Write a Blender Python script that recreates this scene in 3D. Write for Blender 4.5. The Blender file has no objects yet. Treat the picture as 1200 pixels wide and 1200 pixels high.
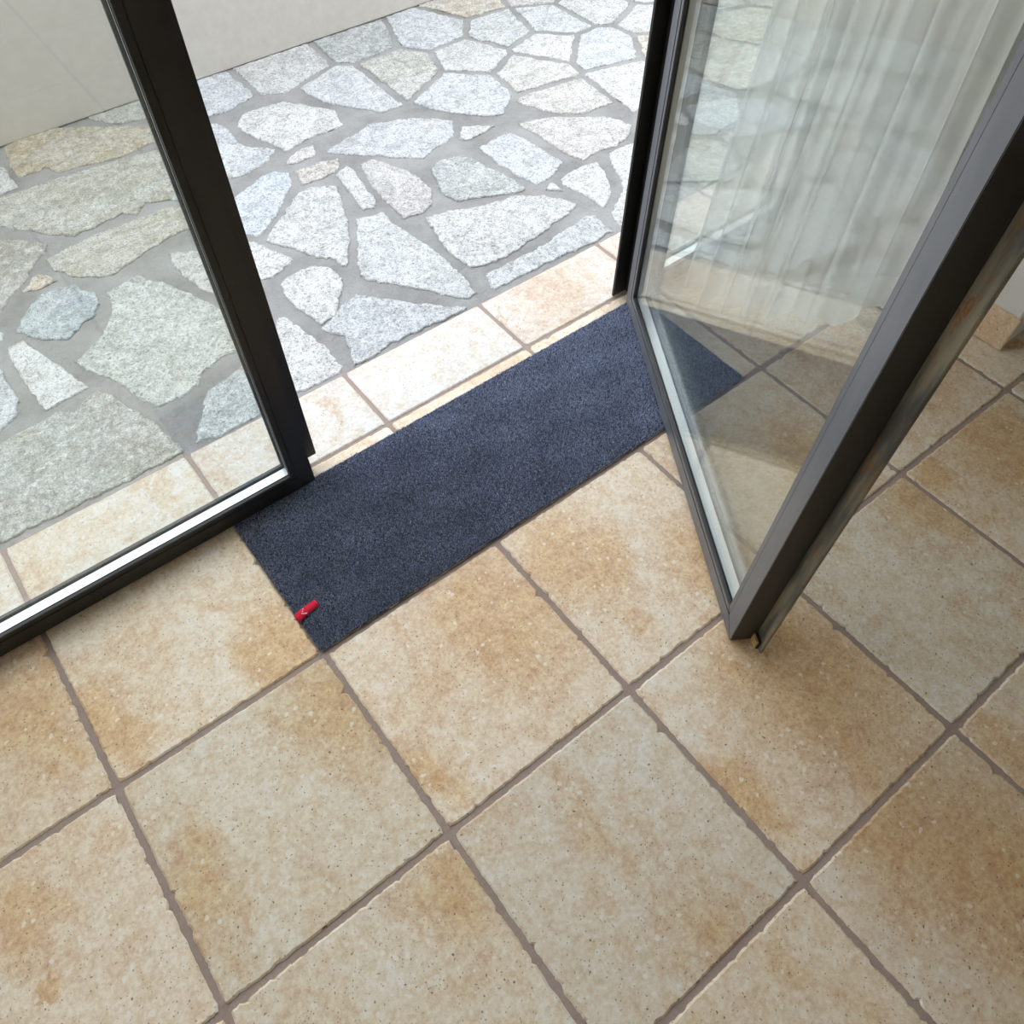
import bpy, bmesh, math, random
import numpy as np
from mathutils import Matrix, Vector, noise

random.seed(7)
np.random.seed(7)
SC = bpy.context.scene
COL = SC.collection

# ------------------------------------------------------------------ camera
FOC = 909.5036
CAM = Vector((0.29889867, -0.68074406, 1.33713677))
a_, b_, c_ = -0.65727609, 0.59802256, -0.00145057
ROT = (Matrix.Rotation(a_, 3, 'Z') @ Matrix.Rotation(b_, 3, 'X') @ Matrix.Rotation(c_, 3, 'Z'))
cd = bpy.data.cameras.new('camera')
cam = bpy.data.objects.new('camera', cd)
COL.objects.link(cam)
cam.matrix_world = Matrix.Translation(CAM) @ ROT.to_4x4()
cd.sensor_width = 36.0
cd.lens = FOC / 1200 * 36
cd.shift_x = (600 - 590.099) / 1200
cd.shift_y = (601.449 - 600) / 1200
cd.clip_start = 0.02
SC.camera = cam

# ------------------------------------------------------------------ sky, added fill light, exposure
SC.view_settings.view_transform = 'Standard'
SC.view_settings.look = 'None'
SC.view_settings.exposure = 0.0
SC.view_settings.gamma = 1.0
SC.view_settings.use_curve_mapping = False
SC.cycles.transparent_max_bounces = 32
SC.cycles.max_bounces = 10
SC.cycles.sample_clamp_indirect = 6.0

SKY_STRENGTH = 3.7
world = bpy.data.worlds.new('sky')
SC.world = world
world.use_nodes = True
wn = world.node_tree
wn.nodes.clear()
wo = wn.nodes.new('ShaderNodeOutputWorld')
bg = wn.nodes.new('ShaderNodeBackground')
tc = wn.nodes.new('ShaderNodeTexCoord')
sx = wn.nodes.new('ShaderNodeSeparateXYZ')
rp = wn.nodes.new('ShaderNodeValToRGB')
wn.links.new(tc.outputs['Generated'], sx.inputs[0])
wn.links.new(sx.outputs['Z'], rp.inputs[0])
rp.color_ramp.elements[0].position = 0.0
rp.color_ramp.elements[0].color = (0.98, 0.985, 1.0, 1)
rp.color_ramp.elements[1].position = 1.0
rp.color_ramp.elements[1].color = (0.80, 0.88, 1.0, 1)
wn.links.new(rp.outputs[0], bg.inputs['Color'])
bg.inputs['Strength'].default_value = SKY_STRENGTH
wn.links.new(bg.outputs[0], wo.inputs[0])

# added fill light for the room (warm white panel, well above and behind the camera)
ld = bpy.data.lights.new('added_fill_light', 'AREA')
ld.shape = 'RECTANGLE'
ld.size = 1.2
ld.size_y = 0.8
ld.energy = 4.5
ld.color = (1.0, 0.87, 0.70)
lo = bpy.data.objects.new('added_fill_light', ld)
lo.location = (-0.7, -1.7, 2.50)
COL.objects.link(lo)


# ------------------------------------------------------------------ helpers
def px(x, y, z=0.0):
    """point of the plane at height z seen at photo pixel x, y"""
    d = ROT @ Vector(((x - 590.099) / FOC, (601.449 - y) / FOC, -1))
    t = (z - CAM.z) / d.z
    return CAM + d * t


def tag(o, label=None, cat=None, group=None, kind=None):
    if label: o['label'] = label
    if cat: o['category'] = cat
    if group: o['group'] = group
    if kind: o['kind'] = kind
    return o


def empty(name, loc=(0, 0, 0), rz=0):
    o = bpy.data.objects.new(name, None)
    o.location = loc
    o.rotation_euler = (0, 0, rz)
    o.empty_display_size = 0.1
    COL.objects.link(o)
    return o


def link(name, me, mat, parent=None, loc=(0, 0, 0)):
    o = bpy.data.objects.new(name, me)
    if mat and not me.materials:
        me.materials.append(mat)
    o.location = loc
    if parent: o.parent = parent
    COL.objects.link(o)
    return o


def bm_obj(name, bm, mat, parent=None, loc=(0, 0, 0), smooth=False, bevel=0):
    bmesh.ops.recalc_face_normals(bm, faces=bm.faces[:])
    if bevel:
        bmesh.ops.bevel(bm, geom=bm.edges[:], offset=bevel, segments=2, affect='EDGES', clamp_overlap=True)
    me = bpy.data.meshes.new(name)
    bm.to_mesh(me)
    bm.free()
    if smooth:
        for p in me.polygons: p.use_smooth = True
    return link(name, me, mat, parent, loc)


def box(bm, x0, x1, y0, y1, z0, z1):
    v = [bm.verts.new(c) for c in ((x0, y0, z0), (x1, y0, z0), (x1, y1, z0), (x0, y1, z0),
                                   (x0, y0, z1), (x1, y0, z1), (x1, y1, z1), (x0, y1, z1))]
    for f in ((0, 3, 2, 1), (4, 5, 6, 7), (0, 1, 5, 4), (1, 2, 6, 5), (2, 3, 7, 6), (3, 0, 4, 7)):
        bm.faces.new([v[i] for i in f])


def box_obj(name, dims, mat, parent=None, bevel=0):
    bm = bmesh.new()
    box(bm, *dims)
    return bm_obj(name, bm, mat, parent, bevel=bevel)


# ------------------------------------------------------------------ materials
class NT:
    def __init__(s, name):
        s.m = bpy.data.materials.new(name)
        s.m.use_nodes = True
        s.t = s.m.node_tree
        s.t.nodes.clear()
        s.out = s.n('ShaderNodeOutputMaterial')

    def n(s, typ, **kw):
        nd = s.t.nodes.new(typ)
        for k, v in kw.items(): setattr(nd, k, v)
        return nd

    def l(s, a, b): s.t.links.new(a, b)

    def setv(s, sock, v):
        if isinstance(v, bpy.types.NodeSocket): s.l(v, sock)
        elif isinstance(v, tuple) and len(v) == 3 and sock.type == 'RGBA': sock.default_value = (*v, 1)
        else: sock.default_value = v

    def math(s, op, a, b=0.0, c=0.0, clamp=False):
        nd = s.n('ShaderNodeMath', operation=op, use_clamp=clamp)
        for i, v in enumerate((a, b, c)): s.setv(nd.inputs[i], v)
        return nd.outputs[0]

    def vmath(s, op, a, b=None):
        nd = s.n('ShaderNodeVectorMath', operation=op)
        s.setv(nd.inputs[0], a)
        if b is not None: s.setv(nd.inputs[1], b)
        return nd

    def ramp(s, v, lo, hi, a=0.0, b=1.0):
        nd = s.n('ShaderNodeMapRange', interpolation_type='SMOOTHSTEP')
        s.setv(nd.inputs[0], v)
        for i, q in ((1, lo), (2, hi), (3, a), (4, b)): nd.inputs[i].default_value = q
        return nd.outputs[0]

    def mix(s, f, a, b, mode='MIX'):
        nd = s.n('ShaderNodeMix', data_type='RGBA', blend_type=mode)
        s.setv(nd.inputs[0], f)
        s.setv(nd.inputs[6], a)
        s.setv(nd.inputs[7], b)
        return nd.outputs[2]

    def noise(s, vec, scale, detail=4, rough=0.55, dist=0.0):
        nd = s.n('ShaderNodeTexNoise')
        s.l(vec, nd.inputs['Vector'])
        nd.inputs['Scale'].default_value = scale
        nd.inputs['Detail'].default_value = detail
        nd.inputs['Roughness'].default_value = rough
        nd.inputs['Distortion'].default_value = dist
        return nd.outputs['Fac']

    def vor(s, vec, scale):
        nd = s.n('ShaderNodeTexVoronoi')
        s.l(vec, nd.inputs['Vector'])
        nd.inputs['Scale'].default_value = scale
        return nd

    def bump(s, h, strength, dist):
        nd = s.n('ShaderNodeBump')
        nd.inputs['Strength'].default_value = strength
        nd.inputs['Distance'].default_value = dist
        s.l(h, nd.inputs['Height'])
        return nd.outputs[0]

    def pbsdf(s, color, rough=0.6, metal=0.0, normal=None, spec=0.5):
        nd = s.n('ShaderNodeBsdfPrincipled')
        s.setv(nd.inputs['Base Color'], color)
        s.setv(nd.inputs['Roughness'], rough)
        s.setv(nd.inputs['Metallic'], metal)
        nd.inputs['Specular IOR Level'].default_value = spec
        if normal is not None: s.l(normal, nd.inputs['Normal'])
        s.l(nd.outputs[0], s.out.inputs[0])
        return nd

    def objvec(s, spread=40.0):
        """object coordinates shifted by a random amount per object"""
        t = s.n('ShaderNodeTexCoord')
        i = s.n('ShaderNodeObjectInfo')
        r = s.math('MULTIPLY', i.outputs['Random'], spread)
        cx = s.n('ShaderNodeCombineXYZ')
        s.l(r, cx.inputs[0])
        s.l(r, cx.inputs[1])
        s.l(r, cx.inputs[2])
        return s.vmath('ADD', t.outputs['Object'], cx.outputs[0]).outputs[0], t, i


def mat_tile():
    s = NT('cream terracotta tile')
    v, t, inf = s.objvec()
    mpb = s.n('ShaderNodeMapping')
    s.l(v, mpb.inputs['Vector'])
    mpb.inputs['Rotation'].default_value = (0, 0, 0.25)
    mpb.inputs['Scale'].default_value = (1.35, 0.62, 1.0)
    big = s.noise(mpb.outputs[0], 5.0, 5, 0.6, 0.9)
    mid = s.noise(v, 14, 5, 0.6)
    # blotches of each tile: two soft ochre patches given as x, y, radius
    tot = None
    for k in (1, 2):
        at = s.n('ShaderNodeAttribute', attribute_type='OBJECT', attribute_name='patch_%d' % k)
        sp = s.n('ShaderNodeSeparateXYZ')
        s.l(at.outputs['Vector'], sp.inputs[0])
        so = s.n('ShaderNodeSeparateXYZ')
        s.l(t.outputs['Object'], so.inputs[0])
        dx = s.math('SUBTRACT', so.outputs[0], sp.outputs[0])
        dy = s.math('MULTIPLY', s.math('SUBTRACT', so.outputs[1], sp.outputs[1]), 0.62)
        d = s.math('SQRT', s.math('ADD', s.math('MULTIPLY', dx, dx), s.math('MULTIPLY', dy, dy)))
        wob = s.math('ADD', s.math('MULTIPLY', s.math('SUBTRACT', mid, 0.5), 0.16), s.math('MULTIPLY', s.math('SUBTRACT', big, 0.5), 0.30))
        d = s.math('ADD', d, wob)
        q = s.math('DIVIDE', d, s.math('MAXIMUM', sp.outputs[2], 0.001))
        g = s.ramp(q, 0.2, 1.5, 1.0, 0.0)
        tot = g if tot is None else s.math('MAXIMUM', tot, g)
    own = s.ramp(s.math('ADD', big, s.math('MULTIPLY', s.math('SUBTRACT', mid, 0.5), 0.5)), 0.48, 0.74)
    pale = s.n('ShaderNodeAttribute', attribute_type='OBJECT', attribute_name='pale')
    och = s.math('ADD', s.math('MULTIPLY', tot, 0.85), s.math('MULTIPLY', own, 0.60), clamp=True)
    och = s.math('MULTIPLY', och, s.math('SUBTRACT', 1.0, pale.outputs['Fac']))
    c = s.mix(och, (0.72, 0.61, 0.475), (0.60, 0.40, 0.21))
    white = s.ramp(s.noise(v, 6.5, 4, 0.6, 0.5), 0.52, 0.74, 0.0, 0.65)
    c = s.mix(s.math('MULTIPLY', white, s.math('SUBTRACT', 1.0, s.math('MULTIPLY', tot, 0.8))), c, (0.76, 0.71, 0.63))
    pink = s.ramp(s.noise(v, 9, 3), 0.55, 0.75, 0.0, 0.35)
    c = s.mix(pink, c, (0.60, 0.45, 0.34))
    grain = s.noise(v, 120, 5, 0.75)
    c = s.mix(0.55, c, s.mix(s.ramp(grain, 0.30, 0.70), (0.30, 0.29, 0.28), (0.70, 0.70, 0.70)), 'OVERLAY')
    blot = s.noise(v, 34, 5, 0.7, 0.3)
    c = s.mix(0.5, c, s.mix(s.ramp(blot, 0.32, 0.68), (0.36, 0.34, 0.31), (0.66, 0.67, 0.68)), 'OVERLAY')
    # pale flecks
    warp = s.n('ShaderNodeTexNoise')
    s.l(v, warp.inputs['Vector'])
    warp.inputs['Scale'].default_value = 60
    wv = s.vmath('ADD', v, s.vmath('MULTIPLY', warp.outputs['Color'], (0.012, 0.012, 0.012)).outputs[0]).outputs[0]
    f1 = s.vor(wv, 62)
    sel = s.n('ShaderNodeSeparateColor')
    s.l(f1.outputs['Color'], sel.inputs[0])
    fl = s.math('MULTIPLY', s.ramp(f1.outputs['Distance'], 0.20, 0.27, 1, 0), s.ramp(sel.outputs[0], 0.74, 0.78))
    c = s.mix(s.math('MULTIPLY', fl, 0.7), c, (0.80, 0.75, 0.66))
    # dark pores
    f2 = s.vor(wv, 95)
    se2 = s.n('ShaderNodeSeparateColor')
    s.l(f2.outputs['Color'], se2.inputs[0])
    po = s.math('MULTIPLY', s.ramp(f2.outputs['Distance'], 0.10, 0.18, 1, 0), s.ramp(se2.outputs[1], 0.80, 0.86))
    f3 = s.vor(wv, 210)
    se3 = s.n('ShaderNodeSeparateColor')
    s.l(f3.outputs['Color'], se3.inputs[0])
    po2 = s.math('MULTIPLY', s.ramp(f3.outputs['Distance'], 0.18, 0.32, 1, 0), s.ramp(se3.outputs[1], 0.78, 0.84))
    pore = s.math('MAXIMUM', po, s.math('MULTIPLY', po2, 0.7))
    c = s.mix(s.math('MULTIPLY', pore, 0.85), c, (0.15, 0.105, 0.07))
    c = s.mix(1.0, c, inf.outputs['Color'], 'MULTIPLY')
    h = s.math('SUBTRACT', s.math('ADD', s.math('MULTIPLY', grain, 0.35), s.math('MULTIPLY', mid, 0.8)), pore)
    s.pbsdf(c, s.ramp(mid, 0.3, 0.7, 0.42, 0.6), normal=s.bump(h, 0.35, 0.0025), spec=0.35)
    return s.m


def mat_grout():
    s = NT('brown grout')
    t = s.n('ShaderNodeTexCoord')
    v = t.outputs['Object']
    n1 = s.noise(v, 9, 4)
    n2 = s.noise(v, 160, 3, 0.7)
    c = s.mix(n1, (0.30, 0.225, 0.185), (0.40, 0.32, 0.275))
    c = s.mix(s.ramp(n2, 0.3, 0.75, 0, 0.35), c, (0.24, 0.17, 0.14))
    s.pbsdf(c, 0.85, normal=s.bump(n2, 0.5, 0.002), spec=0.2)
    return s.m


def mat_mortar():
    s = NT('grey mortar')
    t = s.n('ShaderNodeTexCoord')
    v = t.outputs['Object']
    n1 = s.noise(v, 5, 5, 0.6)
    n2 = s.noise(v, 45, 6, 0.7)
    n3 = s.noise(v, 220, 3, 0.7)
    c = s.mix(s.ramp(n1, 0.3, 0.7), (0.23, 0.225, 0.21), (0.38, 0.375, 0.36))
    c = s.mix(s.ramp(n2, 0.3, 0.8, 0, 0.6), c, (0.35, 0.34, 0.32))
    c = s.mix(s.ramp(n3, 0.5, 0.8, 0, 0.5), c, (0.20, 0.19, 0.175))
    h = s.math('ADD', s.math('MULTIPLY', n2, 1.0), s.math('MULTIPLY', n3, 0.2))
    s.pbsdf(c, 0.9, normal=s.bump(h, 1.0, 0.010), spec=0.2)
    return s.m


def mat_stone():
    s = NT('speckled gneiss')
    v, t, inf = s.objvec()
    at = s.n('ShaderNodeAttribute', attribute_type='OBJECT', attribute_name='streak')
    # layering: stretched along the stone's own direction
    mp = s.n('ShaderNodeMapping')
    s.l(v, mp.inputs['Vector'])
    mp.inputs['Scale'].default_value = (5.0, 60.0, 20.0)
    lay = s.noise(mp.outputs[0], 1.0, 5, 0.65, 0.6)
    g1 = s.noise(v, 120, 5, 0.8)
    g2 = s.noise(v, 55, 6, 0.75)
    b1 = s.noise(v, 7, 4, 0.6, 0.8)
    b2 = s.noise(v, 13, 4, 0.6, 0.5)
    dk = s.mix(1.0, inf.outputs['Color'], (0.84, 0.84, 0.84), 'MULTIPLY')
    c = s.mix(s.ramp(b1, 0.35, 0.65), dk, s.mix(0.5, inf.outputs['Color'], (0.44, 0.44, 0.43)))
    c = s.mix(s.ramp(b2, 0.60, 0.78, 0, 0.45), c, (0.55, 0.42, 0.27))
    c = s.mix(s.math('MULTIPLY', s.ramp(lay, 0.42, 0.62), s.math('MULTIPLY', at.outputs['Fac'], 0.8)), c, (0.40, 0.36, 0.27))
    c = s.mix(s.ramp(g2, 0.48, 0.66, 0, 0.6), c, (0.66, 0.655, 0.64))
    c = s.mix(s.ramp(g1, 0.50, 0.64, 0, 0.80), c, (0.17, 0.17, 0.165))
    b3 = s.noise(v, 24, 5, 0.7, 1.0)
    c = s.mix(0.55, c, s.mix(s.ramp(b3, 0.35, 0.62), (0.30, 0.30, 0.29), (0.60, 0.60, 0.60)), 'OVERLAY')
    g3 = s.noise(v, 260, 3, 0.7)
    c = s.mix(0.6, c, s.mix(s.ramp(g3, 0.35, 0.65), (0.30, 0.30, 0.30), (0.70, 0.70, 0.70)), 'OVERLAY')
    h = s.math('ADD', s.math('ADD', s.math('MULTIPLY', g2, 0.6), s.math('MULTIPLY', b2, 1.2)),
               s.math('MULTIPLY', s.math('MULTIPLY', lay, at.outputs['Fac']), 1.2))
    s.pbsdf(c, 0.8, normal=s.bump(h, 0.9, 0.008), spec=0.3)
    return s.m


def mat_paint(name, col, rust=0.0, rough=0.42, streak=0.25):
    s = NT(name)
    t = s.n('ShaderNodeTexCoord')
    v = t.outputs['Object']
    mp = s.n('ShaderNodeMapping')
    s.l(v, mp.inputs['Vector'])
    mp.inputs['Scale'].default_value = (14, 14, 2.2)
    n1 = s.noise(mp.outputs[0], 1.6, 5, 0.6)
    n2 = s.noise(v, 55, 4, 0.7)
    c = s.mix(s.ramp(n1, 0.3, 0.7, 0, streak), col, tuple(min(1, q * 1.7 + 0.02) for q in col))
    c = s.mix(s.ramp(n2, 0.62, 0.8, 0, 0.4), c, tuple(min(1, q * 1.9 + 0.03) for q in col))
    if rust:
        n3 = s.noise(mp.outputs[0], 4.5, 6, 0.7, 0.6)
        n4 = s.noise(v, 120, 4, 0.7)
        dust = s.ramp(n1, 0.40, 0.60, 0, 0.9 * rust)
        c = s.mix(dust, c, (0.30, 0.26, 0.18))
        c = s.mix(s.math('MULTIPLY', s.ramp(n3, 0.55, 0.62, 0, 1.0 * rust), s.ramp(n4, 0.35, 0.6)), c, (0.24, 0.085, 0.02))
    s.pbsdf(c, rough, normal=s.bump(n2, 0.15, 0.0008), spec=0.5)
    return s.m


def mat_glass():
    """thin clear float glass: see-through with a Fresnel mirror reflection"""
    s = NT('float glass')
    geo = s.n('ShaderNodeNewGeometry')
    dt = s.vmath('DOT_PRODUCT', geo.outputs['Normal'], geo.outputs['Incoming'])
    c = s.math('ABSOLUTE', dt.outputs['Value'])
    om = s.math('SUBTRACT', 1.0, c, clamp=True)
    fr = s.math('ADD', 0.04, s.math('MULTIPLY', 0.96, s.math('POWER', om, 5.0)), clamp=True)
    tr = s.n('ShaderNodeBsdfTransparent')
    tr.inputs[0].default_value = (0.975, 0.982, 0.974, 1)
    gl = s.n('ShaderNodeBsdfGlossy')
    gl.inputs['Roughness'].default_value = 0.0
    gl.inputs['Color'].default_value = (0.86, 0.90, 0.90, 1)
    mx = s.n('ShaderNodeMixShader')
    s.l(fr, mx.inputs[0])
    s.l(tr.outputs[0], mx.inputs[1])
    s.l(gl.outputs[0], mx.inputs[2])
    s.l(mx.outputs[0], s.out.inputs[0])
    return s.m


def mat_sheer(name, cover):
    """open weave: the share of light let through falls as the cloth is seen more edge-on"""
    s = NT(name)
    geo = s.n('ShaderNodeNewGeometry')
    dt = s.vmath('DOT_PRODUCT', geo.outputs['Normal'], geo.outputs['Incoming'])
    c = s.math('MAXIMUM', s.math('ABSOLUTE', dt.outputs['Value']), 0.08)
    open_ = s.math('POWER', 1.0 - cover, s.math('DIVIDE', 1.0, c))
    tr = s.n('ShaderNodeBsdfTransparent')
    df = s.n('ShaderNodeBsdfDiffuse')
    df.inputs[0].default_value = (0.96, 0.965, 0.95, 1)
    tl = s.n('ShaderNodeBsdfTranslucent')
    tl.inputs[0].default_value = (0.96, 0.965, 0.95, 1)
    m1 = s.n('ShaderNodeMixShader')
    m1.inputs[0].default_value = 0.5
    s.l(df.outputs[0], m1.inputs[1])
    s.l(tl.outputs[0], m1.inputs[2])
    m2 = s.n('ShaderNodeMixShader')
    s.l(open_, m2.inputs[0])
    s.l(m1.outputs[0], m2.inputs[1])
    s.l(tr.outputs[0], m2.inputs[2])
    s.l(m2.outputs[0], s.out.inputs[0])
    return s.m


def mat_plain(name, col, rough=0.7, metal=0.0, bs=0.0, scale=60, var=0.12):
    s = NT(name)
    t = s.n('ShaderNodeTexCoord')
    n = s.noise(t.outputs['Object'], scale, 4, 0.65)
    c = s.mix(n, tuple(q * (1 - var) for q in col), tuple(min(1, q * (1 + var)) for q in col))
    s.pbsdf(c, rough, metal, normal=s.bump(n, bs, 0.002) if bs else None, spec=0.4)
    return s.m


def mat_pile():
    s = NT('blue grey pile')
    a = s.n('ShaderNodeAttribute', attribute_type='GEOMETRY', attribute_name='yarn')
    r = s.n('ShaderNodeValToRGB')
    s.l(a.outputs['Fac'], r.inputs[0])
    e = r.color_ramp.elements
    e[0].position = 0.0
    e[0].color = (0.075, 0.088, 0.125, 1)
    e[1].position = 1.0
    e[1].color = (0.78, 0.85, 1.0, 1)
    for p, c in ((0.4, (0.23, 0.27, 0.385, 1)), (0.75, (0.44, 0.49, 0.66, 1))):
        q = e.new(p)
        q.color = c
    s.pbsdf(r.outputs[0], 0.9, spec=0.15)
    return s.m


M = dict(
    tile=mat_tile(), grout=mat_grout(), mortar=mat_mortar(), stone=mat_stone(),
    steel=mat_paint('dark grey painted steel', (0.019, 0.018, 0.0155), rough=0.42),
    daylit=mat_paint('faded grey painted steel', (0.125, 0.13, 0.14), rough=0.38, streak=0.35),  # lighter copy of the steel paint, daylight put into its grey
    worn=mat_paint('worn grey painted steel', (0.075, 0.073, 0.065), rust=0.9, rough=0.36),
    glass=mat_glass(), sheer=mat_sheer('sheer voile', 0.56), hem=mat_sheer('folded voile hem', 0.96),
    spacer=mat_plain('satin aluminium', (0.93, 0.95, 0.95), 0.25, 0.35, 0.0, 300, 0.05),
    rubber=mat_plain('black rubber', (0.012, 0.012, 0.013), 0.5),
    brush=mat_plain('tan brush fibre', (0.52, 0.36, 0.14), 0.7, 0, 0.4, 200, 0.3),
    plaster=mat_plain('white plaster', (0.74, 0.73, 0.70), 0.85, 0, 0.3, 120, 0.04),
    concrete=mat_plain('pale render', (0.56, 0.53, 0.48), 0.85, 0, 0.35, 30, 0.12),
    ceil=mat_plain('ceiling paint', (0.80, 0.79, 0.77), 0.9),
    backing=mat_plain('black mat rubber', (0.018, 0.02, 0.026), 0.7),
    pile=mat_pile(),
    red=mat_plain('red ribbon', (0.56, 0.004, 0.032), 0.85, 0, 0.2, 400, 0.12),
    white=mat_plain('white print', (0.85, 0.85, 0.85), 0.6),
)

# ------------------------------------------------------------------ floor with tiles
P = 0.40
GAP = 0.0045


def tile_mesh(w, h, seed, thick=0.010, chip=1.0):
    """slab with worn, chipped arrises; outline resampled every 5 mm"""
    rnd = random.Random(seed)
    off = rnd.random() * 50
    pts = []

    def side(n, f):
        for i in range(n): pts.append(f(i / n))
    nx, ny = int(w / 0.0055), int(h / 0.0055)
    hw, hh = w / 2, h / 2
    side(nx, lambda t: (-hw + w * t, -hh, 0, 1, t))
    side(ny, lambda t: (hw, -hh + h * t, -1, 0, t))
    side(nx, lambda t: (hw - w * t, hh, 0, -1, t))
    side(ny, lambda t: (-hw, hh - h * t, 1, 0, t))
    rings = [[], [], []]
    for (x, y, ix, iy, t) in pts:
        n1 = noise.noise(Vector((x * 30 + off, y * 30, off)))
        n2 = noise.noise(Vector((x * 150 + off, y * 150, 3)))
        n3 = noise.noise(Vector((x * 300, y * 300 + off, 9)))
        d = 0.0008 + chip * (0.0014 * n1 + 0.0015 * n2 + 0.0010 * n3)
        ch = max(0, noise.noise(Vector((x * 75, y * 75 + off, 21))) - 0.28)
        d += chip * ch * 0.014
        rc = min(t, 1 - t) * (w if ix == 0 else h)
        cr = max(0, 0.010 - rc) * 0.30
        q = Vector((x, y))
        inw = Vector((ix, iy))
        cen = Vector((-x, -y)).normalized()
        q = q + inw * d + cen * cr
        rings[0].append((q.x, q.y, -thick))
        rings[1].append((q.x, q.y, -0.0024 - 0.0006 * abs(n2)))
        bw = 0.0028 + chip * (0.0012 * max(0, n2) + 0.002 * ch)
        q2 = q + inw * bw + cen * bw * 0.2
        rings[2].append((q2.x, q2.y, 0.0005 * n1 * 0.3))
    bm = bmesh.new()
    R = [[bm.verts.new(c) for c in r] for r in rings]
    N = len(pts)
    for k in (0, 1):
        for i in range(N):
            j = (i + 1) % N
            bm.faces.new((R[k][i], R[k][j], R[k + 1][j], R[k + 1][i]))
    bm.faces.new(R[2])
    bmesh.ops.triangulate(bm, faces=[f for f in bm.faces if len(f.verts) > 4])
    bmesh.ops.recalc_face_normals(bm, faces=bm.faces[:])
    me = bpy.data.meshes.new('tile')
    bm.to_mesh(me)
    bm.free()
    me.materials.append(M['tile'])
    return me


floor = box_obj('floor', (-2.4, 4.4, -4.0, 0.3935, -0.06, -0.0034), M['grout'])
tag(floor, 'indoor floor of large cream and ochre square tiles with brown grout', 'floor', kind='structure')
square = [tile_mesh(P - 2 * GAP, P - 2 * GAP, 11 + k) for k in range(8)]

# tone (multiplier) and ochre patches (x, y, radius in metres from tile centre) read from the photograph
TONE = {
    (0, 0): ((1.06, 1.04, 1.00), (-0.17, -0.06, 0.06), (0.15, -0.13, 0.07)),
    (1, 0): ((1.05, 1.03, 1.00), (0.1, 0.1, 0.05), (0, 0, 0)),
    (-1, 0): ((1.0, 0.96, 0.90), (0.13, 0.02, 0.08), (-0.1, -0.1, 0.1)),
    (0, 1): ((0.93, 0.94, 0.92), (0.16, 0.10, 0.09), (-0.17, -0.03, 0.06)),
    (1, 1): ((1.05, 1.03, 1.01), (0.10, 0.09, 0.14), (-0.17, -0.08, 0.05)),
    (2, 1): ((1.06, 1.05, 1.04), (-0.10, 0.08, 0.09), (0.12, -0.12, 0.09)),
    (3, 1): ((1.0, 0.98, 0.95), (0.08, -0.05, 0.1), (-0.1, 0.1, 0.06)),
    (4, 1): ((0.95, 0.93, 0.90), (0.08, 0.08, 0.12), (-0.1, -0.1, 0.05)),
    (1, 2): ((0.90, 0.92, 0.93), (0.04, -0.17, 0.06), (0, 0, 0)),
    (2, 2): ((1.0, 0.985, 0.96), (0.07, 0.03, 0.15), (-0.175, -0.06, 0.055)),
    (3, 2): ((0.92, 0.94, 0.95), (0.17, 0.12, 0.10), (0.15, -0.14, 0.06)),
    (4, 2): ((0.95, 0.93, 0.90), (0.05, 0.08, 0.14), (-0.16, 0.15, 0.05)),
    (2, 3): ((0.93, 0.92, 0.90), (0.02, 0.14, 0.12), (0.08, -0.05, 0.16)),
    (3, 3): ((0.97, 0.97, 0.96), (-0.16, 0.10, 0.06), (0.1, 0.0, 0.1)),
    (0, 2): ((0.96, 0.97, 0.96), (0.15, 0.12, 0.06), (0, 0, 0)),
    (-1, 1): ((1.02, 1.0, 0.98), (0.0, 0.1, 0.06), (0, 0, 0)),
}
rt = random.Random(3)
for i in range(-5, 10):
    for j in range(0, 8):
        o = link('tile', square[(i * 3 + j * 5) % 8], None, floor,
                 ((i + 0.5) * P, (0.5 - j) * P - 0.004, 0.0006 * rt.random()))
        o.rotation_euler = (0.0012 * (rt.random() - .5), 0.0012 * (rt.random() - .5), 0.003 * (rt.random() - .5) )
        k = TONE.get((i, j))
        if k is None:
            g = 0.94 + 0.12 * rt.random()
            k = ((g, g * (0.97 + 0.03 * rt.random()), g * (0.93 + 0.06 * rt.random())),
                 (rt.uniform(-.2, .2), rt.uniform(-.2, .2), rt.uniform(0.04, 0.14)),
                 (rt.uniform(-.2, .2), rt.uniform(-.2, .2), rt.uniform(0.0, 0.10)))
        o.color = (*k[0], 1)
        o['patch_1'] = list(map(float, k[1]))
        o['patch_2'] = list(map(float, k[2]))
        o['pale'] = 0.7 if (j == 0 and i in (1, 2, 3)) else 0.0

# doorstep row of half tiles outside the frame
step = box_obj('trim_1', (-2.4, 4.4, 0.3935, 0.5925, -0.06, -0.0034), M['grout'])
tag(step, 'row of narrow pale tiles laid as doorstep between indoor floor and stone terrace', 'doorstep', kind='structure')
half = [tile_mesh(P - 2 * GAP, 0.1925, 51 + k, chip=0.35) for k in range(5)]
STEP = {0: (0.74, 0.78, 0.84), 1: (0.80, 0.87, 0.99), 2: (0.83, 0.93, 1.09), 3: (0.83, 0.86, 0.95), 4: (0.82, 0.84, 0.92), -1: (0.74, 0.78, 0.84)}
for i in range(-5, 10):
    o = link('tile', half[(i + 10) % 5], None, step, ((i + 0.5) * P, 0.4935, 0.0006 * rt.random()))
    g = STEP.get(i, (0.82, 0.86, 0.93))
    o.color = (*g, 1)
    o['patch_1'] = [0.12 if i != 3 else -0.02, 0.02, 0.09 if i == 3 else 0.02]
    o['patch_2'] = [-0.17, -0.02, 0.05 if i in (0, 1) else 0.0]
    o['pale'] = 0.85 if i == 2 else 0.45

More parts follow.
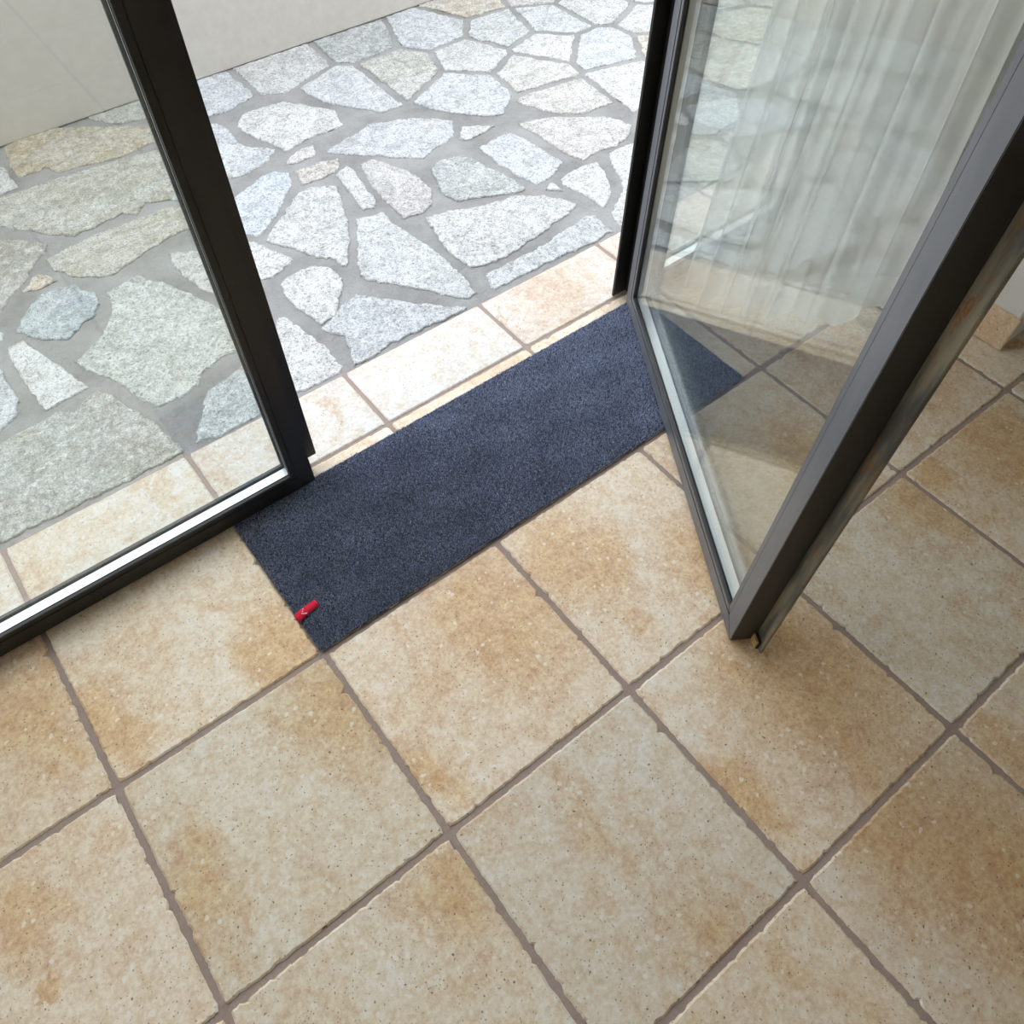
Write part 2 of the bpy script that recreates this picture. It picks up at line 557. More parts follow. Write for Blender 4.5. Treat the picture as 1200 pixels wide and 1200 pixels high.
# ------------------------------------------------------------------ stone terrace
GZ = -0.004
paving = box_obj('paving', (-2.4, 5.6, 0.5925, 2.30, -0.08, GZ - 0.0045), M['mortar'])
tag(paving, 'outdoor terrace of irregular pale stone slabs set in grey mortar', 'paving', kind='structure')


def za(l): return [(x / 3, 140 + y / 3) for x, y in l]
def zb(l): return [(350 + x / 3, 140 + y / 3) for x, y in l]


W = (0.66, 0.65, 0.62)
BW = (0.58, 0.60, 0.61)
STN = [
    (za([(12, 100), (45, 185), (68, 200), (110, 185), (160, 165), (200, 185), (270, 165), (340, 150), (420, 130), (540, 75), (560, 20), (190, 28), (60, 72)]), (0.50, 0.42, 0.28), .25),
    (za([(0, 165), (20, 180), (62, 235), (0, 262), (-60, 280), (-60, 150)]), W, 0),
    (za([(0, 276), (60, 254), (150, 222), (250, 190), (390, 148), (540, 108), (620, 120), (660, 200), (640, 280), (590, 283), (510, 290), (480, 335), (430, 325), (340, 370), (260, 408), (150, 400), (80, 385), (0, 372), (-60, 340), (-60, 295)]), (0.50, 0.50, 0.43), .8),
    (za([(165, 490), (210, 465), (330, 405), (480, 350), (600, 305), (660, 310), (700, 370), (640, 392), (560, 430), (470, 490), (390, 545), (350, 556), (260, 550), (200, 530), (175, 515)]), (0.56, 0.54, 0.46), .9),
    (za([(0, 420), (80, 420), (165, 437), (160, 455), (130, 500), (110, 520), (80, 570), (50, 600), (0, 675), (-60, 690), (-60, 420)]), (0.40, 0.38, 0.33), .1),
    (za([(110, 560), (130, 545), (165, 545), (200, 565), (150, 590), (80, 605)]), (0.58, 0.48, 0.36), 0),
    (za([(60, 745), (70, 700), (110, 650), (150, 610), (200, 592), (260, 582), (330, 610), (345, 640), (330, 690), (290, 715), (240, 765), (210, 775), (150, 770), (90, 755)]), (0.42, 0.47, 0.48), 0),
    (za([(25, 800), (80, 778), (160, 830), (230, 880), (312, 940), (250, 975), (160, 1020), (120, 970), (95, 930), (50, 870)]), W, 0),
    (za([(0, 880), (30, 930), (65, 990), (50, 1040), (0, 1095), (-60, 1120), (-60, 870)]), BW, 0),
    (za([(0, 745), (15, 750), (10, 775), (0, 780), (-40, 790), (-40, 740)]), BW, 0),
    (za([(375, 610), (440, 565), (480, 548), (520, 560), (570, 570), (640, 600), (740, 640), (785, 675), (830, 750), (860, 800), (780, 832), (710, 890), (690, 930), (640, 970), (560, 1003), (500, 985), (400, 910), (330, 890), (260, 850), (320, 800), (370, 740), (395, 660)]), (0.52, 0.54, 0.49), .1),
    (za([(592, 468), (640, 460), (705, 462), (780, 500), (800, 560), (815, 640), (700, 590), (640, 545), (610, 510)]), (0.55, 0.54, 0.48), .3),
    ([(127, 460), (113, 457), (97, 470), (87, 483), (67, 482), (50, 493), (0, 520), (-40, 543), (-70, 672), (0, 637), (110, 582), (215, 529), (200, 513), (183, 497), (160, 480), (140, 470)], (0.40, 0.405, 0.355), .1),
    ([(229, 519), (231, 500), (238, 480), (240, 465), (247, 455), (268, 440), (290, 424), (308, 432), (314, 456), (309, 483), (262, 507)], (0.47, 0.50, 0.48), 0),
    ([(325, 373), (333, 369), (345, 378), (362, 392), (380, 405), (402, 429), (396, 436), (357, 457), (334, 462), (326, 440), (318, 400)], W, 0),
    (za([(860, 424), (900, 430), (960, 455), (1032, 490), (990, 530), (950, 555), (900, 560), (860, 480)]), W, 0),
    (za([(800, 290), (830, 262), (880, 232), (920, 195), (960, 182), (1010, 187), (1028, 215), (1000, 270), (968, 340), (930, 388), (905, 406), (860, 404), (830, 360)]), (0.55, 0.59, 0.62), 0),
    (za([(720, 20), (760, 10), (800, 33), (825, 60), (860, 92), (940, 97), (968, 102), (940, 140), (880, 183), (820, 205), (770, 190), (740, 110)]), BW, 0),
    ([(277, 147), (290, 156), (317, 168), (335, 176), (350, 168), (366, 160), (390, 151), (402, 146), (392, 128), (330, 118), (285, 132)], W, .1),
    (za([(1007, 153), (1010, 132), (1060, 102), (1105, 87), (1113, 115), (1108, 128), (1050, 148), (1012, 156)]), (0.62, 0.58, 0.54), 0),
    (za([(1032, 180), (1080, 166), (1150, 142), (1188, 134), (1190, 165), (1180, 183), (1120, 208), (1062, 228), (1050, 205)]), (0.60, 0.55, 0.51), .6),
    ([(311, 282), (320, 268), (334, 248), (350, 225), (365, 218), (393, 217), (400, 230), (407, 257), (409, 280), (406, 311), (390, 304), (370, 300), (350, 293), (335, 289)], (0.60, 0.60, 0.585), .1),
    ([(328, 333), (337, 323), (353, 317), (370, 309), (388, 315), (401, 326), (400, 340), (393, 369), (377, 379), (366, 372), (352, 364), (340, 352)], W, 0),
    (zb([(95, 112), (130, 85), (210, 40), (240, 15), (400, -10), (540, 0), (545, 60), (490, 92), (440, 133), (300, 128), (200, 122), (130, 118)]), (0.56, 0.57, 0.585), .2),
    (zb([(572, 25), (690, 20), (640, 48), (590, 73), (567, 64)]), W, 0),
    (zb([(632, 95), (740, 42), (790, 62), (928, 146), (900, 188), (840, 228), (760, 188), (680, 138)]), (0.58, 0.59, 0.60), 0),
    (zb([(770, 12), (900, -10), (1100, -10), (1170, 20), (1165, 52), (1118, 88), (1070, 103), (1000, 140), (930, 112), (870, 72)]), (0.61, 0.57, 0.54), .1),
    (zb([(1092, 115), (1150, 87), (1260, 60), (1330, 140), (1300, 260), (1220, 350), (1132, 374), (1100, 330), (1112, 300), (1142, 250), (1132, 200), (1102, 160)]), W, 0),
    (zb([(922, 205), (960, 177), (1048, 143), (1078, 180), (1097, 240), (1088, 290), (1070, 308), (1000, 260), (932, 225)]), W, 0),
    (zb([(866, 244), (890, 220), (928, 250)]), (0.62, 0.60, 0.56), 0),
    (zb([(467, 170), (500, 142), (580, 124), (640, 152), (720, 192), (797, 235), (788, 253), (700, 263), (600, 278), (560, 283), (502, 258), (482, 200)]), (0.43, 0.455, 0.44), .4),
    (zb([(217, 155), (260, 137), (310, 152), (390, 182), (430, 202), (468, 250), (468, 300), (430, 328), (372, 345), (332, 308), (292, 268), (252, 228)]), (0.56, 0.53, 0.51), .15),
    (zb([(132, 195), (170, 162), (203, 182), (228, 230), (273, 280), (268, 308), (222, 316), (192, 270)]), (0.59, 0.58, 0.56), 0),
    (zb([(202, 350), (300, 324), (330, 362), (450, 442), (528, 502), (588, 562), (630, 608), (598, 626), (500, 616), (400, 587), (340, 576), (280, 576), (212, 548), (207, 440)]), (0.60, 0.605, 0.595), 0),
    (zb([(447, 345), (520, 322), (650, 302), (760, 267), (860, 264), (930, 277), (982, 296), (920, 348), (860, 398), (790, 437), (740, 477), (650, 512), (602, 517), (552, 487), (502, 428)]), (0.62, 0.615, 0.60), .1),
    (zb([(652, 545), (740, 502), (870, 432), (1010, 337), (1038, 332), (1105, 393), (1045, 424), (870, 506), (695, 592), (672, 588)]), (0.57, 0.585, 0.58), 0),
    (zb([(162, 638), (200, 614), (300, 628), (400, 642), (500, 652), (590, 660), (540, 690), (400, 748), (310, 798), (250, 838), (192, 864), (175, 800), (163, 760), (120, 748), (80, 733), (112, 700)]), (0.54, 0.56, 0.56), 0),
]


def stone_mesh(pts, seed, jag=1.0):
    """slab from a plan outline: broken edge, chamfer and uneven top"""
    rnd = random.Random(seed)
    off = rnd.random() * 90
    out = []
    n = len(pts)
    cx = sum(p[0] for p in pts) / n
    cy = sum(p[1] for p in pts) / n
    for i in range(n):
        a = Vector(pts[i])
        b = Vector(pts[(i + 1) % n])
        L = (b - a).length
        m = max(1, int(L / 0.006))
        nrm = Vector((b.y - a.y, a.x - b.x)).normalized() if L > 1e-6 else Vector((0, 0))
        for k in range(m):
            q = a.lerp(b, k / m)
            d = 0.0060 * noise.noise(Vector((q.x * 28, q.y * 28, off))) + 0.0050 * noise.noise(Vector((q.x * 85, q.y * 85, off + 5))) + 0.0025 * noise.noise(Vector((q.x * 230, q.y * 230, off + 8)))
            out.append(q + nrm * d * jag)
    tilt = Vector((rnd.uniform(-1, 1), rnd.uniform(-1, 1))) * 0.006
    top = rnd.uniform(-0.0008, 0.0012)
    rings = [[], [], [], []]
    N = len(out)
    area = 0
    for i in range(N):
        area += out[i].x * out[(i + 1) % N].y - out[(i + 1) % N].x * out[i].y
    sg = 1 if area > 0 else -1
    for i in range(N):
        p, q, r = out[i - 1], out[i], out[(i + 1) % N]
        t = (r - p)
        inw = Vector((-t.y, t.x)).normalized() * sg if t.length > 1e-9 else Vector((0, 0))
        z0 = top + tilt.x * (q.x - cx) + tilt.y * (q.y - cy)
        n1 = noise.noise(Vector((q.x * 60, q.y * 60, off + 2)))
        rings[0].append((q.x - cx, q.y - cy, -0.012))
        rings[1].append((q.x - cx, q.y - cy, z0 - 0.0030 + 0.0012 * n1))
        q2 = q + inw * (0.0028 + 0.0012 * n1)
        rings[2].append((q2.x - cx, q2.y - cy, z0 - 0.0004))
    bm = bmesh.new()
    R = [[bm.verts.new(c) for c in r] for r in rings[:3]]
    for k in (0, 1):
        for i in range(N):
            j = (i + 1) % N
            bm.faces.new((R[k][i], R[k][j], R[k + 1][j], R[k + 1][i]))
    f = bm.faces.new(R[2])
    bmesh.ops.triangulate(bm, faces=[f])
    bmesh.ops.recalc_face_normals(bm, faces=bm.faces[:])
    me = bpy.data.meshes.new('stone_slab')
    bm.to_mesh(me)
    bm.free()
    me.materials.append(M['stone'])
    return me, cx, cy


traced = []
for k, (poly, col, streak) in enumerate(STN):
    w = [px(x, y, GZ) for x, y in poly]
    w = [(p.x, max(p.y, 0.598)) for p in w]
    traced.append(w)
    me, cx, cy = stone_mesh(w, 100 + k)
    o = link('stone_slab', me, None, paving, (cx, cy, GZ))
    o.color = (*col, 1)
    o['streak'] = float(streak)


def inside(p, poly):
    c = False
    n = len(poly)
    for i in range(n):
        x1, y1 = poly[i]
        x2, y2 = poly[(i + 1) % n]
        if (y1 > p[1]) != (y2 > p[1]) and p[0] < (x2 - x1) * (p[1] - y1) / (y2 - y1) + x1: c = not c
    return c


# slabs beyond the traced ones: cells between seeds, kept clear of the traced outlines
guard = []
for w in traced:
    n = len(w)
    for i in range(n):
        a = Vector(w[i])
        b = Vector(w[(i + 1) % n])
        m = max(1, int((b - a).length / 0.03))
        for k in range(m): guard.append(a.lerp(b, k / m))
pads = [px(x, y, GZ).to_2d() for x, y in ((0, 150), (200, 150), (400, 150), (560, 150), (740, 150), (740, 260))]
rs = random.Random(21)
seeds = []
for _ in range(6000):
    q = Vector((rs.uniform(-1.6, 4.4), rs.uniform(0.66, 2.06)))
    if min((q - g).length for g in guard) < 0.07: continue
    if any(inside(q, w) for w in traced): continue
    s_ = rs.uniform(0.17, 0.30)
    if any((q - t).length < s_ for t in seeds): continue
    # the traced field itself stays as photographed
    im = ROT.transposed() @ (Vector((q.x, q.y, 0)) - CAM)
    ix, iy = 590.1 + FOC * im.x / -im.z, 601.4 - FOC * im.y / -im.z
    if -20 < ix < 735 and iy > 156: continue
    seeds.append(q)
PAL = [W, BW, (0.50, 0.50, 0.44), (0.56, 0.58, 0.58), (0.43, 0.455, 0.44), (0.58, 0.52, 0.42), (0.60, 0.60, 0.58)]
for k, s_ in enumerate(seeds):
    cell = [Vector((s_.x - 0.4, s_.y - 0.4)), Vector((s_.x + 0.4, s_.y - 0.4)), Vector((s_.x + 0.4, s_.y + 0.4)), Vector((s_.x - 0.4, s_.y + 0.4))]
    pl = [(t, 0.5, 0.0125) for t in seeds if t is not s_ and (t - s_).length < 0.9]
    pl += [(g, 0.80, 0.004) for g in guard if (g - s_).length < 0.6]
    planes = []
    for t, fr, mg in pl:
        d = t - s_
        L = d.length
        planes.append((d / L, L * fr - mg))
    planes += [(Vector((0, -1)), s_.y - 0.600), (Vector((0, 1)), 2.075 - s_.y)]
    for nrm, dist in planes:
        new = []
        for i in range(len(cell)):
            a, b = cell[i], cell[(i + 1) % len(cell)]
            da, db = (a - s_).dot(nrm) - dist, (b - s_).dot(nrm) - dist
            if da <= 0: new.append(a)
            if (da < 0 < db) or (db < 0 < da): new.append(a.lerp(b, da / (da - db)))
        cell = new
        if len(cell) < 3: break
    cl = []
    for q in cell:
        if not cl or (q - cl[-1]).length > 0.012: cl.append(q)
    if len(cl) < 3: continue
    ar = abs(sum(cl[i].x * cl[(i + 1) % len(cl)].y - cl[(i + 1) % len(cl)].x * cl[i].y for i in range(len(cl)))) / 2
    if ar < 0.0012: continue
    me, cx, cy = stone_mesh([(q.x, q.y) for q in cl], 400 + k)
    o = link('stone_slab', me, None, paving, (cx, cy, GZ))
    o.color = (*rs.choice(PAL), 1)
    o['streak'] = rs.choice([0.0, 0.0, 0.2, 0.6])

wall = box_obj('wall_garden', (-2.4, 5.6, 2.075, 2.30, GZ - 0.004, 1.0), M['concrete'], bevel=0.006)
tag(wall, 'low pale rendered garden wall along the far side of the stone terrace', 'wall', kind='structure')

# ------------------------------------------------------------------ steel glazed leaves
YO, YI = 0.399, 0.352     # outer and inner face of the closed frames
DEP = YO - YI
BODY, BEAD = 0.036, 0.012


def bar(name, parent, S, prof, side, mat, bevel=0.0009):
    """one mitred bar of a rectangular frame. S = (s0, s1, z0, z1); prof = (d0, d1, m0, m1), d inward from the outer edge"""
    s0, s1, z0, z1 = S
    d0, d1, m0, m1 = prof
    bm = bmesh.new()
    v = []
    for end in (0, 1):
        for d, m in ((d0, m0), (d1, m0), (d1, m1), (d0, m1)):
            if side == 'L': c = (s0 + d, m, z0 + d if end == 0 else z1 - d)
            if side == 'R': c = (s1 - d, m, z0 + d if end == 0 else z1 - d)
            if side == 'B': c = (s0 + d if end == 0 else s1 - d, m, z0 + d)
            if side == 'T': c = (s0 + d if end == 0 else s1 - d, m, z1 - d)
            v.append(bm.verts.new(c))
    bm.faces.new(v[:4])
    bm.faces.new(v[4:])
    for i in range(4):
        j = (i + 1) % 4
        bm.faces.new((v[i], v[j], v[4 + j], v[4 + i]))
    o = bm_obj(name, bm, mat, parent, bevel=bevel)
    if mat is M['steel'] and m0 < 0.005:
        o.data.materials.append(M['daylit'])     # outdoor faces get the lighter paint with daylight in its colour
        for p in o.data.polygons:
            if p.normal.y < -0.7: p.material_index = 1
    return o


def leaf(root, S, steel, lead=None):
    """glazed steel leaf in local axes: s along x, depth m along y (0 = outdoor face), z up"""
    s0, s1, z0, z1 = S
    nm = {'L': 'stile', 'R': 'stile', 'B': 'bottom_rail', 'T': 'top_rail'}
    for sd in 'LRBT':
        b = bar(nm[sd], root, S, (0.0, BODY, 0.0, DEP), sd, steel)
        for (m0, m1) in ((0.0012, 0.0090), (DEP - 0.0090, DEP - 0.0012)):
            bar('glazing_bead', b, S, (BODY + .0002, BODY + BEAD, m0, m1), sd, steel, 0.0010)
        for (m0, m1) in ((0.0091, 0.0101), (DEP - 0.0101, DEP - 0.0091)):
            bar('gasket', b, S, (BODY + .0002, BODY + BEAD + 0.0006, m0, m1), sd, M['rubber'], 0)
    for k, (m0, m1) in enumerate(((0.0102, 0.0130), (DEP - 0.0130, DEP - 0.0102))):
        g = box_obj('glass_pane', (s0 + BODY + .0008, s1 - BODY - .0008, m0, m1, z0 + BODY + .0008, z1 - BODY - .0008), M['glass'], root)
    for sd in 'LRBT':
        bar('glazing_spacer', root, S, (BODY + .0010, BODY + .0080, 0.0132, DEP - 0.0132), sd, M['spacer'], 0)


TOP = 2.12
# left leaf, closed
d1 = empty('door_1', (0, YO, 0))
d1.rotation_euler = (0, 0, 0)
d1.scale = (1, -1, 1)
tag(d1, 'closed dark steel glass door leaf at the left of the doormat', 'glass door', kind='structure')
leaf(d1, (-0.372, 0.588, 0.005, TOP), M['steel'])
box_obj('cover_flange', (0.575, 0.621, -0.0065, 0.0, 0.024, TOP), M['steel'], d1, bevel=0.0007)
box_obj('rail_flange', (-0.34, 0.56, -0.004, 0.0, 0.006, 0.040), M['steel'], d1, bevel=0.0007)

# swinging leaf, open into the room
A = px(855, 751, 0.008)
H = px(733.5, 352, 0.008)
ang = math.atan2(A.y - H.y, A.x - H.x)
LEN = (A.to_2d() - H.to_2d()).length
d2 = empty('door_2', (H.x, H.y, 0), ang)
tag(d2, 'open grey steel glass door leaf swung into the room across the doormat', 'glass door', kind='structure')
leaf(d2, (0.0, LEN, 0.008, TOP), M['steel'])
box_obj('cover_flange', (LEN - 0.010, LEN + 0.031, DEP + 0.0002, DEP + 0.0060, 0.008, TOP), M['worn'], d2, bevel=0.0007)
box_obj('rail_flange', (0.03, LEN - 0.012, DEP + 0.0002, DEP + 0.0050, 0.008, 0.040), M['steel'], d2, bevel=0.0007)
# strip of bristle closing the foot of the rebate
bm = bmesh.new()
for k in range(6):
    x0 = LEN + 0.0020 + k * 0.0032
    box(bm, x0, x0 + 0.0021, DEP - 0.0085 - 0.0009 * (k % 2), DEP - 0.0010, 0.0100 - 0.0006 * (k % 3), 0.033)
br = bm_obj('brush_seal', bm, M['brush'], d2)
box_obj('brush_holder', (LEN + 0.0008, LEN + 0.022, DEP - 0.0045, DEP - 0.0001, 0.0095, 0.0350), M['rubber'], d2)
br['label'] = 'tan bristle plug at the foot of the door edge'

# posts between the leaves and fixed glazing, all on the line of the façade
post = box_obj('trim_2', (1.530, 1.562, YI + 0.006, YO, 0.002, TOP + 0.04), M['steel'], bevel=0.001)
fl = box_obj('cover_flange', (1.489, 1.560, YO + .0002, YO + 0.0065, 0.003, TOP + 0.04), M['steel'], post, bevel=0.0007)
tag(post, 'dark steel post on the hinge side of the open glass door', 'door frame', kind='structure')
post2 = box_obj('trim_3', (-0.410, -0.377, YI, YO, 0.002, TOP + 0.04), M['steel'], bevel=0.001)
tag(post2, 'dark steel post left of the closed glass door leaf', 'door frame', kind='structure')
for nme, s0, s1, lab in (('window_1', 1.564, 2.095, 'fixed steel framed pane behind the open door and the sheer curtain'),
                         ('window_2', -1.330, -0.412, 'fixed steel framed pane beside the closed door leaf')):
    w = empty(nme, (0, YO, 0))
    w.scale = (1, -1, 1)
    tag(w, lab, 'window', kind='structure')
    leaf(w, (s0, s1, 0.003, TOP + 0.04), M['steel'])

# ------------------------------------------------------------------ walls and ceiling
wr = box_obj('wall_right', (2.107, 2.90, -0.316, -0.110, 0.0, 2.6), M['plaster'], bevel=0.004)
tag(wr, 'white plastered wall end with beige tile skirting beside the curtain', 'wall', kind='structure')
wn_ = box_obj('wall_recess', (2.902, 3.0, -0.316, 0.345, 0.0, 2.6), M['plaster'])
tag(wn_, 'white wall closing the recess behind the curtain', 'wall', kind='structure')
sk = empty('baseboard_right', (2.0965, 0, 0))
tag(sk, 'skirting of beige tiles along the foot of the short white wall', 'skirting', kind='structure')
for k, (ya, yb) in enumerate(((-0.321, -0.108),)):
    bm = bmesh.new()
    box(bm, 0.0, 0.0102, ya, yb, 0.0012, 0.095)
    o = bm_obj('tile', bm, M['tile'], sk, bevel=0.0022)
    o.color = (1.02, 0.90, 0.80, 1)
    o['patch_1'] = [0.0, 0.0, 0.0]
    o['patch_2'] = [0.0, 0.0, 0.0]
fw = box_obj('wall_front', (-2.4, -1.335, 0.28, 0.3935, 0.0, 2.6), M['plaster'])
tag(fw, 'white wall left of the glazing', 'wall', kind='structure')
fw2 = box_obj('wall_front_right', (2.098, 4.4, 0.347, 0.3935, 0.0, 2.6), M['plaster'])
tag(fw2, 'white outer wall behind the short plastered wall', 'wall', kind='structure')
li = box_obj('wall_lintel', (-1.333, 2.098, 0.30, 0.3995, TOP + 0.045, 2.6), M['plaster'])
tag(li, 'white wall strip above the glazed doors', 'wall', kind='structure')
cl = box_obj('ceiling', (-2.4, 4.4, -4.0, 0.42, 2.602, 2.70), M['ceil'])
tag(cl, 'plain white room ceiling', 'ceiling', kind='structure')
wl = box_obj('wall_left', (-2.5, -2.402, -4.0, 0.42, 0.0, 2.6), M['plaster'])
tag(wl, 'white wall at the far left of the room', 'wall', kind='structure')
wf = box_obj('wall_far_right', (4.402, 4.5, -4.0, 0.42, 0.0, 2.6), M['plaster'])
tag(wf, 'white wall at the far right of the room', 'wall', kind='structure')
wb = box_obj('wall_back', (-2.4, 4.4, -4.1, -4.002, 0.0, 2.6), M['plaster'])
tag(wb, 'white wall behind the camera', 'wall', kind='structure')

# ------------------------------------------------------------------ doormat
MX0, MX1, MY0, MY1, MZ = 0.396, 1.540, 0.000, 0.361, 0.0022
mat = empty('door_mat', ((MX0 + MX1) / 2, (MY0 + MY1) / 2, 0.0012))
tag(mat, 'long dark blue-grey pile doormat with a red tag lying across the doorway', 'doormat')
mw, mh = MX1 - MX0, MY1 - MY0
bm = bmesh.new()
box(bm, -mw / 2, mw / 2, -mh / 2, mh / 2, 0.0, MZ)
bm_obj('backing', bm, M['backing'], mat, bevel=0.0008)
rn = np.random.RandomState(5)
NT_ = 150000
gx = rn.uniform(-mw / 2, mw / 2, NT_)
gy = rn.uniform(-mh / 2, mh / 2, NT_)
hgt = rn.uniform(0.0028, 0.0050, NT_)
th = rn.uniform(0, 2 * np.pi, NT_)
tl = rn.uniform(0, 0.0024, NT_)
ta = rn.uniform(0, 2 * np.pi, NT_)
rad = rn.uniform(0.0008, 0.0014, NT_)
V = np.zeros((NT_, 4, 3))
for k in range(3):
    V[:, k, 0] = gx + rad * np.cos(th + k * 2.0944)
    V[:, k, 1] = gy + rad * np.sin(th + k * 2.0944)
    V[:, k, 2] = MZ - 0.0006
V[:, 3, 0] = gx + tl * np.cos(ta)
V[:, 3, 1] = gy + tl * np.sin(ta)
V[:, 3, 2] = MZ + hgt
base = (np.arange(NT_) * 4)[:, None]
F = np.concatenate([base + np.array([[0, 1, 3]]), base + np.array([[1, 2, 3]]), base + np.array([[2, 0, 3]])], 1).reshape(-1, 3)
me = bpy.data.meshes.new('pile')
me.vertices.add(NT_ * 4)
me.vertices.foreach_set('co', V.reshape(-1))
me.loops.add(len(F) * 3)
me.loops.foreach_set('vertex_index', F.reshape(-1).astype(np.int32))
me.polygons.add(len(F))
me.polygons.foreach_set('loop_start', (np.arange(len(F)) * 3).astype(np.int32))
me.polygons.foreach_set('loop_total', np.full(len(F), 3, np.int32))
at = me.attributes.new('yarn', 'FLOAT', 'POINT')
soft = 0.06 * np.sin(gx * 31 + 1) * np.cos(gy * 27) + 0.04 * np.sin(gx * 11 + gy * 60)
yarn = np.clip(rn.beta(2.0, 2.4, NT_) + soft, 0, 1)
Y4 = np.repeat(yarn[:, None], 4, 1)
Y4[:, :3] *= 0.7
at.data.foreach_set('value', Y4.reshape(-1).astype(np.float32))
me.update(calc_edges=True)
po = link('pile', me, M['pile'], mat)
po['kind'] = 'stuff'
# red ribbon tag folded over the left edge
q = [px(345.5, 720, 0.010), px(351.5, 728.5, 0.010), px(374, 708, 0.010), px(368, 702, 0.010)]
c0 = Vector(mat.location)
q = [Vector((p.x, p.y, p.z)) - c0 for p in q]
rows = []
NR = 12
for i in range(NR + 1):
    t = i / NR
    a = q[0].lerp(q[3], t)
    b = q[1].lerp(q[2], t)
    zz = 0.0082 + 0.0012 * math.sin(t * 5)
    rows.append((Vector((a.x, a.y, zz)), Vector((b.x, b.y, zz))))
dirv = (rows[0][0] - rows[-1][0]).normalized()
fold = []
for dz, dx in ((-0.0072, 0.0006), (-0.0045, 0.0016), (-0.0015, 0.0012)):
    fold.append(tuple(Vector((v.x + dirv.x * dx, v.y + dirv.y * dx, v.z + dz)) for v in rows[0]))
rows = fold + rows
bm = bmesh.new()
vs = [[bm.verts.new(r[0]), bm.verts.new(r[1])] for r in rows]
for i in range(len(vs) - 1):
    bm.faces.new((vs[i][0], vs[i][1], vs[i + 1][1], vs[i + 1][0]))
rb = bm_obj('ribbon_tag', bm, M['red'], mat, smooth=True)
sm = rb.modifiers.new('thickness', 'SOLIDIFY')
sm.thickness = 0.0009
sm.offset = 0
rb['label'] = 'red ribbon tag with white dotted mark'
bm = bmesh.new()
for (x, y) in ((354.8, 713.8), (354.5, 716.4), (353.9, 719.0), (356.0, 719.1), (357.9, 718.9), (359.4, 718.5)):
    p = px(x, y, 0.0112) - c0
    m_ = Matrix.Translation((p.x, p.y, 0.0100))
    bmesh.ops.create_cone(bm, cap_ends=True, segments=10, radius1=0.0011, radius2=0.0010, depth=0.0012, matrix=m_)
bm_obj('printed_mark', bm, M['white'], rb)

# ------------------------------------------------------------------ sheer curtain
path = [(1.680, 0.325), (1.626, 0.290), (1.672, 0.262), (1.618, 0.232), (1.680, 0.205), (1.634, 0.170), (1.700, 0.160), (1.662, 0.123), (1.735, 0.118), (1.704, 0.079), (1.775, 0.075),
        (1.766, 0.023), (1.812, 0.012), (1.835, -0.030), (1.883, -0.052), (1.905, -0.022), (1.930, -0.018), (1.955, -0.058), (2.014, -0.058), (2.048, -0.040), (2.030, 0.00), (1.985, 0.045), (2.020, 0.09), (1.965, 0.14), (2.005, 0.19), (1.955, 0.24), (1.99, 0.30)]


def catmull(P_, n):
    o = []
    for i in range(len(P_) - 1):
        p0 = Vector(P_[max(0, i - 1)])
        p1 = Vector(P_[i])
        p2 = Vector(P_[i + 1])
        p3 = Vector(P_[min(len(P_) - 1, i + 2)])
        for k in range(n):
            t = k / n
            o.append(0.5 * ((2 * p1) + (-p0 + p2) * t + (2 * p0 - 5 * p1 + 4 * p2 - p3) * t * t + (-p0 + 3 * p1 - 3 * p2 + p3) * t ** 3))
    o.append(Vector(P_[-1]))
    return o


plan = catmull(path, 9)
for i_, p_ in enumerate(plan):          # fine gathers on top of the large folds
    p_ += Vector((0.6, 0.8)) * 0.0060 * math.sin(i_ * 0.42 + 1.2 * math.sin(i_ * 0.13))
topc = Vector((1.86, 0.20))


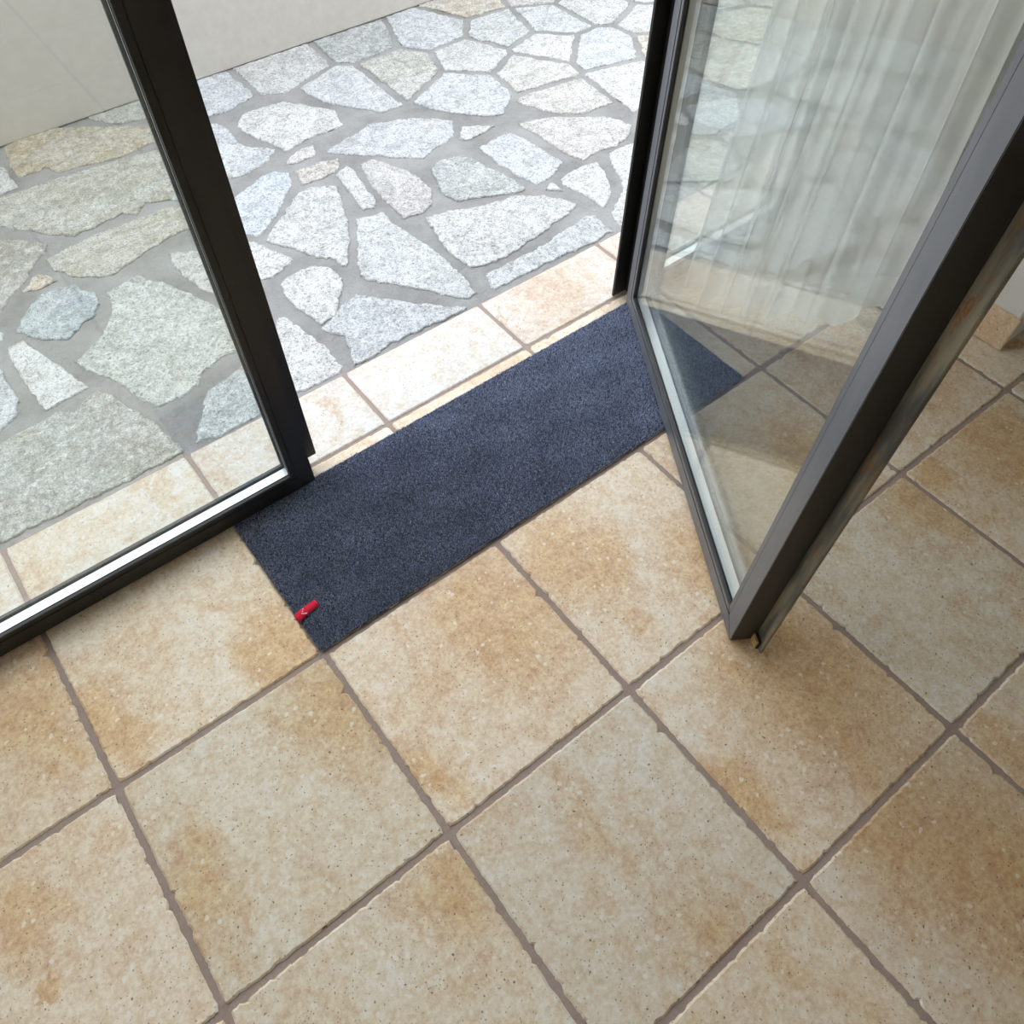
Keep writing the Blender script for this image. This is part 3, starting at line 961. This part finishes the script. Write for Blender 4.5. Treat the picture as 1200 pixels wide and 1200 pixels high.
def cur(p, z, i):
    t = max(0, (z - 0.03)) / 2.4
    q = p.lerp(topc + (p - topc) * 0.75, min(1, t * 1.1))
    wob = 0.006 * noise.noise(Vector((i * 0.15, z * 3, 1)))
    lean = 0.055 * min(1, z / 0.6) * max(0, 1 - (p.x - 1.62) / 0.25)
    return Vector((q.x + wob + lean, q.y + wob, z))


def strip(name, zs, mat, parent, grow=0.0):
    bm = bmesh.new()
    R = []
    for z in zs:
        R.append([bm.verts.new(cur(p, z + (0.006 * math.sin(i * 0.21) if z < 0.06 else 0), i)) for i, p in enumerate(plan)])
    for a, b in zip(R[:-1], R[1:]):
        for i in range(len(plan) - 1):
            bm.faces.new((a[i], a[i + 1], b[i + 1], b[i]))
    return bm_obj(name, bm, mat, parent, smooth=True)


cu = empty('curtain', (0, 0, 0))
tag(cu, 'sheer white voile curtain hanging in folds behind the open glass door', 'curtain')
strip('voile', [0.118 + k * 0.12 for k in range(21)], M['sheer'], cu)
hm = strip('hem', [0.028, 0.05, 0.085, 0.118], M['hem'], cu)
hm['label'] = 'denser white folded hem'
# put the curtain's origin at its foot
for ch in cu.children: ch.location = (-1.8, -0.1, -0.03)
cu.location = (1.8, 0.1, 0.03)
rod = bmesh.new()
bmesh.ops.create_cone(rod, cap_ends=True, segments=16, radius1=0.012, radius2=0.012, depth=3.3,
                      matrix=Matrix.Translation((0.4, 0.22, 2.52)) @ Matrix.Rotation(math.pi / 2, 4, 'Y'))
ro = bm_obj('curtain_rod', rod, M['steel'], smooth=False)
tag(ro, 'dark curtain rod under the ceiling above the glazed doors', 'curtain rod')

# unseen rim added around the fill light
fill_light = empty('added_fill_panel', (-0.7, -1.7, 2.5))
tag(fill_light, 'added flat rectangular fill light over the room', 'fill_light')
for dims in ((-0.62, 0.62, -0.42, -0.402, -0.02, 0.10), (-0.62, 0.62, 0.402, 0.42, -0.02, 0.10),
             (-0.62, -0.602, -0.40, 0.40, -0.02, 0.10), (0.602, 0.62, -0.40, 0.40, -0.02, 0.10)):
    box_obj('fill_rim', dims, M['ceil'], fill_light)
lo.parent = fill_light
lo.location = (0, 0, 0.02)
